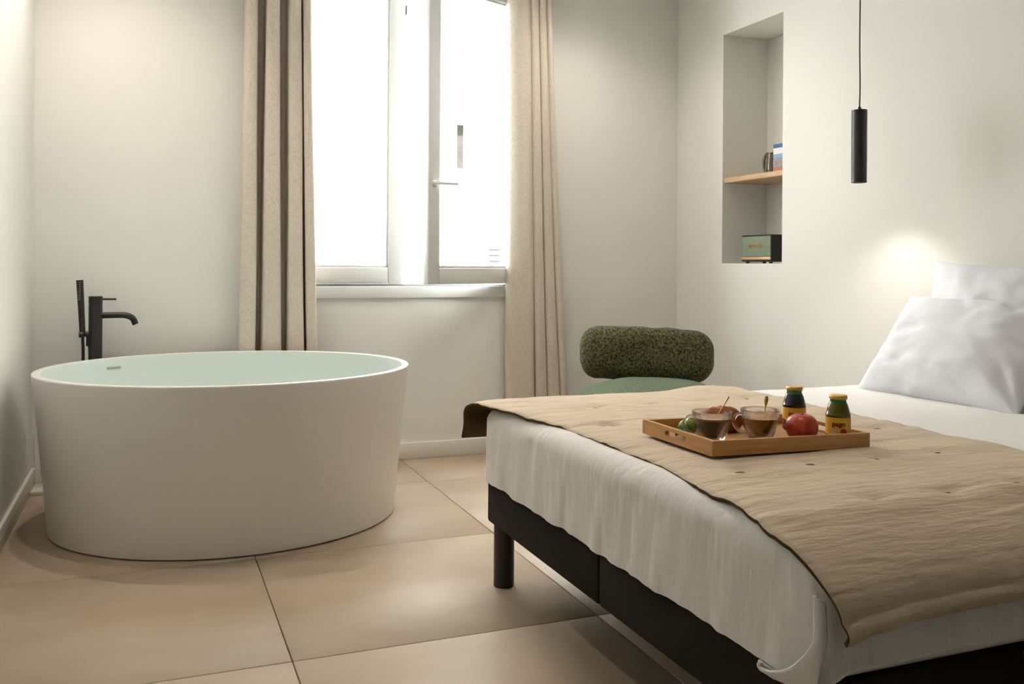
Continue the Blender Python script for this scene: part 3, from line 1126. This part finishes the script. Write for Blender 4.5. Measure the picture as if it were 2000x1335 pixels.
# ------------------------------------------------------------------ tray and breakfast
TZ = 0.6055
tray = empty('tray', (TRAY_C[0], TRAY_C[1], TZ))
TM = Matrix.Translation((TRAY_C[0], TRAY_C[1], TZ)) @ Matrix.Rotation(TRAY_A, 4, 'Z') @ Matrix.Rotation(radians(1.2), 4, 'Y')
tray.matrix_world = TM
tag(tray, 'bamboo breakfast tray with slotted handles on the quilt', 'tray')
hw, hd, tk, hh = TRAY_W / 2, TRAY_D / 2, 0.011, 0.036
box('tray_floor', (-hw + tk, -hd + tk, 0.004), (hw - tk, hd - tk, 0.010), M['bamboo'], tray)
box('long_side', (-hw, -hd, 0), (hw, -hd + tk, hh), M['bamboo'], tray, bevel=0.0012)
box('long_side', (-hw, hd - tk, 0), (hw, hd, hh), M['bamboo'], tray, bevel=0.0012)


def slotted_side(sx):
    """short side with a rounded through slot as hand hold"""
    x0, x1 = (-hw, -hw + tk) if sx < 0 else (hw - tk, hw)
    ya, yb = -hd + tk, hd - tk
    sl, sh, sz = 0.046, 0.0065, 0.0205
    outer = []
    N = 32
    for i in range(N):
        a = 2 * pi * i / N
        cxs = sl - sh
        yy = (cxs if cos(a) > 0 else -cxs) + sh * cos(a)
        zz = sz + sh * sin(a)
        # ray to rectangle
        dy, dz = yy, zz - sz
        dd = math.hypot(dy, dz)
        ky = (yb if dy > 0 else -ya) / abs(dy) if abs(dy) > 1e-9 else 1e9
        kz = ((hh - sz) if dz > 0 else sz) / abs(dz) if abs(dz) > 1e-9 else 1e9
        k = min(ky, kz)
        outer.append(((yy, zz), (dy * k, sz + dz * k)))
    # make corners exact by snapping
    v, f = [], []
    for (inn, ou) in outer:
        for x in (x0, x1):
            v.append((x, inn[0], inn[1]))
            v.append((x, ou[0], ou[1]))
    for i in range(N):
        j = (i + 1) % N
        a, b = i * 4, j * 4
        f.append((a, a + 1, b + 1, b))
        f.append((a + 2, b + 2, b + 3, a + 3))
        f.append((a, b, b + 2, a + 2))
        f.append((a + 1, a + 3, b + 3, b + 1))
    # fill rectangle corners
    for (cy, cz) in ((ya, 0), (yb, 0), (ya, hh), (yb, hh)):
        near = sorted(range(N), key=lambda i: (outer[i][1][0] - cy) ** 2 + (outer[i][1][1] - cz) ** 2)
        eh = [i for i in near if abs(outer[i][1][1] - cz) < 1e-6][:1]
        ev = [i for i in near if abs(outer[i][1][0] - cy) < 1e-6][:1]
        if eh and ev:
            b = len(v)
            v.append((x0, cy, cz)); v.append((x1, cy, cz))
            f.append((eh[0] * 4 + 1, b, ev[0] * 4 + 1))
            f.append((eh[0] * 4 + 3, ev[0] * 4 + 3, b + 1))
            f.append((eh[0] * 4 + 1, eh[0] * 4 + 3, b + 1, b))
            f.append((ev[0] * 4 + 1, b, b + 1, ev[0] * 4 + 3))
    o = mesh_obj('short_side', v, f, M['bamboo_cross'], tray)
    bm = bmesh.new(); bm.from_mesh(o.data)
    bmesh.ops.recalc_face_normals(bm, faces=bm.faces)
    bm.to_mesh(o.data); bm.free()
    return o


slotted_side(-1)
slotted_side(1)


def on_tray(lx, ly, lz=0.0102):
    p = TM @ Vector((lx, ly, lz))
    return p


def cup(name, label, lx, ly, handle_a, liquid, top_mat, level, group):
    p = on_tray(lx, ly)
    c = empty(name, p)
    tag(c, label, 'cup', group)
    H_, Rt, Rb = 0.076, 0.049, 0.028

    def ro(t): return Rb + (Rt - Rb) * (t ** 0.62)
    prof_o = [(0, 0.0), (Rb * 0.9, 0.0)]
    for k in range(15):
        t = k / 14
        prof_o.append((ro(t), 0.002 + (H_ - 0.004) * t))
    prof_o += [(Rt - 0.0008, H_), (Rt - 0.0030, H_)]
    # inner wall
    ri = lambda t: 0.012 + (Rt - 0.0040 - 0.012) * (t ** 0.55)
    for k in range(15):
        t = 1 - k / 14
        prof_o.append((ri(t), 0.010 + (H_ - 0.014) * t))
    prof_o.append((0, 0.0095))
    lathe('glass', prof_o, M['cup_glass'], c, seg=48)
    prof_l = [(0, 0.0105)]
    for k in range(13):
        t = level * k / 12
        prof_l.append((ri(t) - 0.0007, 0.011 + (H_ - 0.014) * t))
    zt = 0.011 + (H_ - 0.014) * level
    prof_l.append((0, zt))
    lathe('drink', prof_l, liquid, c, seg=40)
    if top_mat is not None:
        lathe('crema', [(0, zt + 0.0045), (ri(level) + 0.0002, zt + 0.0045), (ri(level) - 0.0006, zt - 0.0005), (0, zt - 0.0005)], top_mat, c, seg=40)
    ca, sa = cos(handle_a), sin(handle_a)
    hp = [(ro(0.84) - 0.001, 0.064), (ro(0.8) + 0.010, 0.0665), (ro(0.8) + 0.0225, 0.060), (ro(0.8) + 0.027, 0.045), (ro(0.6) + 0.022, 0.031),
          (ro(0.4) + 0.012, 0.023), (ro(0.27) - 0.001, 0.020)]
    tube('handle', [(r * ca, r * sa, z) for r, z in hp], 0.0040, M['cup_glass'], c, seg=10, sub=6)
    return c


CG = 'double-walled glass cups on the tray'
cup('glass_cup', 'glass cup of black coffee on the tray', -0.158, -0.046, radians(172), M['coffee'], M['crema'], 0.72, CG)
tcup = cup('glass_cup', 'glass cup of amber tea on the tray', -0.013, -0.045, radians(172), M['tea'], None, 0.70, CG)
tb = rounded_block('tea_bag', (0.024, 0.020, 0.034), (0.008, 0.007, 0.012), M['tea_leaf'], tcup, n=4, wob=0.003)
tb.location = (0.002, -0.020, 0.036)
tb.rotation_euler = (0.2, 0.3, 0.4)


def spoon(label, base, tip, w):
    o = tube('teaspoon', [base, (Vector(base) * 0.5 + Vector(tip) * 0.5), tip], 0.0019, M['brass'], seg=8, sub=6,
             radii=lambda t: 0.0013 + (0.0 if t < 0.62 else (w - 0.0013) * (sin(min(1.0, (t - 0.62) / 0.38) * pi * 0.72)) ** 1.2))
    tag(o, label, 'spoon', 'brass teaspoons in the cups')
    return o


c1 = on_tray(-0.158, -0.046)
spoon('thin brass teaspoon leaning in the coffee cup', c1 + Vector((0.010, 0.008, 0.046)), c1 + Vector((0.062, 0.018, 0.106)), 0.0022)
c2 = on_tray(-0.013, -0.045)
spoon('round-ended brass teaspoon standing in the tea cup', c2 + Vector((0.006, -0.006, 0.040)), c2 + Vector((0.024, 0.006, 0.106)), 0.0050)


def wrap(vs, fs, r, a0, z0, name, m, parent, lift):
    out = []
    for (x, y, *_) in vs:
        a = a0 + x / r
        out.append(((r + lift) * cos(a), (r + lift) * sin(a), z0 + y))
    return mesh_obj(name, out, fs, m, parent)


def ellipse(cx, cy, rx, ry, n=18, rot=0.0):
    vs = []
    for i in range(n):
        a = 2 * pi * i / n
        x, y = rx * cos(a), ry * sin(a)
        vs.append((cx + x * cos(rot) - y * sin(rot), cy + x * sin(rot) + y * cos(rot), 0))
    return vs, [tuple(range(n))]


def bottle(label, lx, ly, juice, kind):
    p = on_tray(lx, ly)
    b = empty('juice_bottle', p)
    tag(b, label, 'bottle', 'small juice bottles on the tray')
    R = 0.0300
    lathe('juice', [(0, 0.0), (R - 0.003, 0.0), (R, 0.004), (R, 0.063), (R + 0.0006, 0.065), (R + 0.0006, 0.068), (R - 0.0012, 0.070), (R - 0.003, 0.079),
                    (R - 0.006, 0.090), (R - 0.0093, 0.0975), (0, 0.0975)], juice, b, seg=40)
    lathe('neck', [(0, 0.0972), (R - 0.0092, 0.0972), (R - 0.0105, 0.101), (R - 0.0105, 0.107), (0, 0.107)], M['green_glass'], b, seg=32)
    lathe('cap', [(0, 0.1065), (0.0215, 0.1065), (0.0222, 0.108), (0.0222, 0.114), (0.0205, 0.1165), (0.016, 0.117), (0, 0.1165)], M['gold_cap'], b, seg=40, angle=60)
    # paper label wrapped round the lower half
    lab = lathe('label', [(R + 0.0003, 0.005), (R + 0.0006, 0.005), (R + 0.0006, 0.0620), (R + 0.0003, 0.0620)], M['label_yellow'], b, seg=40)
    view = math.atan2(-p.y, -p.x)
    band = []
    n = 28
    vs, fs = [], []
    for i in range(n + 1):
        x = (-1 + 2 * i / n) * R * pi
        top = 0.0115 + 0.0035 * sin(x * 160 + 1.0) + (0.012 if kind == 'dark' else 0.0)
        vs += [(x, 0.005, 0), (x, 0.005 + top, 0)]
    for i in range(n):
        fs.append((2 * i, 2 * i + 2, 2 * i + 3, 2 * i + 1))
    wrap(vs, fs, R, view, 0, 'print_band', M['label_red'], lab, 0.0009)
    tv, tf = text_polys('pago', 0.0165, 0.0, 0.0006)
    wrap(tv, tf, R, view + 0.06, 0.0465, 'lettering', M['label_red'], lab, 0.0012)
    if kind == 'dark':
        for (cx_, cy_, r_) in ((-0.008, 0.028, 0.006), (0.004, 0.029, 0.007), (0.015, 0.027, 0.006)):
            vs, fs = ellipse(cx_, cy_, r_, r_)
            wrap(vs, fs, R, view, 0, 'printed_fruit', M['label_apple'], lab, 0.0012)
    else:
        for (cx_, cy_, rx_, ry_, ro_, mm) in ((0.0135, 0.0275, 0.0085, 0.0080, 0, 'label_apple'), (-0.0125, 0.0285, 0.0050, 0.0095, 0.25, 'label_cream'),
                                              (-0.0045, 0.0270, 0.0055, 0.0095, 0.55, 'label_cream'), (0.0035, 0.0255, 0.0048, 0.0085, 0.8, 'label_cream')):
            vs, fs = ellipse(cx_, cy_, rx_, ry_, rot=ro_)
            wrap(vs, fs, R, view, 0, 'printed_fruit', M[mm], lab, 0.0011 + 0.0001 * abs(ro_))
    return b


bottle('juice bottle with dark contents behind the apple', 0.174, 0.054, M['juice_dark'], 'dark')
bottle('juice bottle with green contents at the tray corner', 0.173, -0.114, M['juice_green'], 'green')

# apple
ap = on_tray(0.068, -0.104)
apple = empty('apple', ap)
tag(apple, 'red apple on the tray between tea and juice', 'apple')
prof = []
Ra, Ha = 0.0395, 0.072
for k in range(25):
    t = k / 24
    a = pi * t
    r = Ra * sin(a) ** 0.82 * (1 + 0.10 * cos(a) * -1 * 0.6)
    z = Ha * 0.5 * (1 - cos(a))
    if t > 0.86:
        z -= 0.010 * ((t - 0.86) / 0.14) ** 2
    if t < 0.1:
        z += 0.004 * (1 - t / 0.1)
    prof.append((max(r, 0), z))
lathe('flesh', prof, M['apple'], apple, seg=36, angle=180)
tube('stem', [(0, 0, 0.058), (0.001, 0, 0.066), (0.003, 0.001, 0.072)], 0.0012, M['stem'], apple, seg=6, sub=3)


# pastries
def croissant(label, lx, ly, a0, size, lift=0.0):
    p = on_tray(lx, ly)
    o = empty('pastry', p, a0)
    tag(o, label, 'pastry', 'small baked pastries on the tray')
    R = 0.036 * size
    n, seg = 40, 16
    v, f = [], []
    for i in range(n + 1):
        t = i / n
        a = -1.25 + 2.5 * t
        cx_, cy_ = R * sin(a), R * (1 - cos(a))
        rad = (0.006 + 0.019 * sin(pi * t) ** 0.8) * size * (1 + 0.10 * abs(sin(t * pi * 5)))
        for k in range(seg):
            b = 2 * pi * k / seg
            v.append((cx_ + rad * cos(b) * sin(a) * -1, cy_ + rad * cos(b) * cos(a), 0.0195 * size + lift + rad * sin(b) * 0.95))
    for i in range(n):
        for k in range(seg):
            k2 = (k + 1) % seg
            f.append((i * seg + k, i * seg + k2, (i + 1) * seg + k2, (i + 1) * seg + k))
    f.append(tuple(range(seg))); f.append(tuple(n * seg + k for k in range(seg)))
    mesh_obj('crust', v, f, M['pastry'], o, smooth=True)
    return o


croissant('large brown pastry between the two cups', -0.040, 0.078, radians(-12), 1.5)
croissant('small brown pastry behind the tea cup', 0.062, 0.050, radians(60), 1.15)

# green fruit and leaf by the left handle
lp = on_tray(-0.168, 0.045)
lm = empty('green_pear', lp, radians(20))
tag(lm, 'small green fruit with a leaf behind the coffee cup handle', 'fruit')
rb = rounded_block('flesh', (0.055, 0.045, 0.042), (0.0272, 0.0222, 0.0207), M['lime'], lm, n=8)
rb.location = (0, 0, 0.0215)
lv, lf = [], []
for i in range(13):
    t = i / 12
    w = 0.017 * sin(pi * t) ** 0.8
    for s in (-1, 0, 1):
        lv.append((-0.012 - 0.052 * t, -0.012 + s * w, 0.030 - 0.022 * t + (0.004 if s else 0)))
for i in range(12):
    for s in range(2):
        a = i * 3 + s
        lf.append((a, a + 1, a + 4, a + 3))
lo_ = mesh_obj('leaf', lv, lf, M['leaf'], lm, smooth=True)
s_ = lo_.modifiers.new('thickness', 'SOLIDIFY'); s_.thickness = 0.0012

# ------------------------------------------------------------------ niche: shelf and what stands in it
tag(box('niche_shelf', (XR + 0.012, NI[0], 1.512), (XR + ND, NI[1], 1.540), M['oak'], bevel=0.002),
    'light oak board across the wall niche', 'shelf')

spk = empty('speaker', (3.005, 4.050, NI[2]))
tag(spk, 'black retro loudspeaker with sage grille in the niche', 'speaker')
sw, sd, sh0, sh1 = 0.130, 0.150, 0.010, 0.152
box('cabinet', (0, -sw, sh0), (sd, sw, sh1), M['speaker_box'], spk, bevel=0.006, seg=3)
gr = box('grille', (-0.004, -sw + 0.004, sh0 + 0.027), (0.004, sw - 0.009, sh1 - 0.008), M['grille'], spk, bevel=0.002)
box('brass_strip', (-0.0045, -sw + 0.004, sh0 + 0.010), (0.004, sw - 0.009, sh0 + 0.025), M['brass_trim'], spk, bevel=0.001)
for (fx_, fy_) in ((0.02, -sw + 0.03), (0.02, sw - 0.03), (sd - 0.02, -sw + 0.03), (sd - 0.02, sw - 0.03)):
    lathe('foot', [(0, 0), (0.009, 0), (0.010, 0.012), (0, 0.012)], M['rubber_black'], spk, seg=14, loc=(fx_, fy_, 0))
tv, tf = text_polys('Marshall', 0.034, 0.35, 0.0006)
mesh_obj('lettering', [(-0.0048, -x + 0.005, z + 0.094) for x, z, *_ in tv], tf, M['brass'], gr)

jug = empty('pitcher', (3.095, 4.015, 1.540))
tag(jug, 'smoked glass pitcher on the oak niche shelf', 'pitcher')
jp = [(0, 0), (0.040, 0), (0.046, 0.006), (0.050, 0.03), (0.050, 0.06), (0.045, 0.085), (0.042, 0.100), (0.046, 0.112), (0.0435, 0.112), (0.0395, 0.100),
      (0.042, 0.085), (0.047, 0.06), (0.047, 0.03), (0.043, 0.010), (0, 0.008)]
jb = lathe('body', jp, M['smoke_glass'], jug, seg=40, angle=60)
for vtx in jb.data.vertices:   # pouring lip and raised handle side
    if vtx.co.z > 0.098:
        a = math.atan2(vtx.co.y, vtx.co.x)
        k = max(0, cos(a + pi / 2)) ** 4
        vtx.co.z += 0.012 * k
        vtx.co.y -= 0.012 * k
        k2 = max(0, cos(a - pi / 2)) ** 4
        vtx.co.z += 0.006 * k2
tube('handle', [(0, 0.040, 0.108), (-0.003, 0.058, 0.117), (-0.006, 0.078, 0.098), (-0.007, 0.083, 0.060), (-0.005, 0.074, 0.020), (0, 0.046, 0.008)], 0.0075,
     M['smoke_glass'], jug, seg=12, sub=6)

br_ = empty('brochure', (3.035, 3.885, 1.540), radians(6))
tag(br_, 'upright travel brochure with blue header leaning in the niche', 'brochure')
bw, bh = 0.055, 0.150
box('cover', (-0.0012, -bw, 0), (0.0012, bw, bh), M['paper'], br_)
for (za, zb, mm) in ((0.126, 0.148, 'print_blue'), (0.074, 0.095, 'print_sky'), (0.026, 0.074, 'print_town'), (0.004, 0.026, 'print_red')):
    box('printed_panel', (-0.0020, -bw + 0.001, za), (-0.0012, bw - 0.001, zb), M[mm], br_)

# ------------------------------------------------------------------ pendant lamp beside the bed
PX, PY = 2.700, 2.957
pen = empty('pendant_lamp', (PX, PY, 1.395))
tag(pen, 'slim black cylinder pendant lamp above the pillows', 'lamp')
PH, PR = 0.298, 0.0305
lathe('shade', [(0.0265, 0.0), (PR - 0.0006, 0.0), (PR, 0.0008), (PR, PH - 0.001), (PR - 0.001, PH), (0, PH), (0, PH - 0.004), (0.0265, PH - 0.004), (0.0265, 0.0)],
      M['black'], pen, seg=40)
lathe('diffuser', [(0, 0.022), (0.026, 0.022), (0.026, 0.026), (0, 0.026)], M['lamp_glow'], pen, seg=24)
lathe('cord_grip', [(0, PH), (0.006, PH), (0.006, PH + 0.010), (0.003, PH + 0.016), (0, PH + 0.016)], M['black'], pen, seg=16)
box('grip_screw', (0.004, -0.003, PH + 0.001), (0.010, 0.003, PH + 0.008), M['slot'], pen, bevel=0.001)
tube('cord', [(0, 0, PH + 0.012), (0.003, 0.001, PH + 0.10), (-0.001, 0.0, PH + 0.28), (0, 0, PH + 0.6), (0, 0, CEIL - 1.395 - 0.02)], 0.0027, M['rubber_black'], pen, seg=8, sub=8)
lathe('ceiling_rose', [(0, CEIL - 1.395 - 0.025), (0.045, CEIL - 1.395 - 0.025), (0.045, CEIL - 1.395), (0, CEIL - 1.395)], M['black'], pen, seg=32)
pl = bpy.data.lights.new('pendant_bulb', 'SPOT')
pl.energy = 4.6
pl.color = (1.0, 0.93, 0.84)
pl.spot_size = radians(118)
pl.spot_blend = 0.6
pl.shadow_soft_size = 0.02
po = bpy.data.objects.new('pendant_bulb', pl)
COL.objects.link(po)
po.parent = pen
po.location = (0, 0, 0.012)
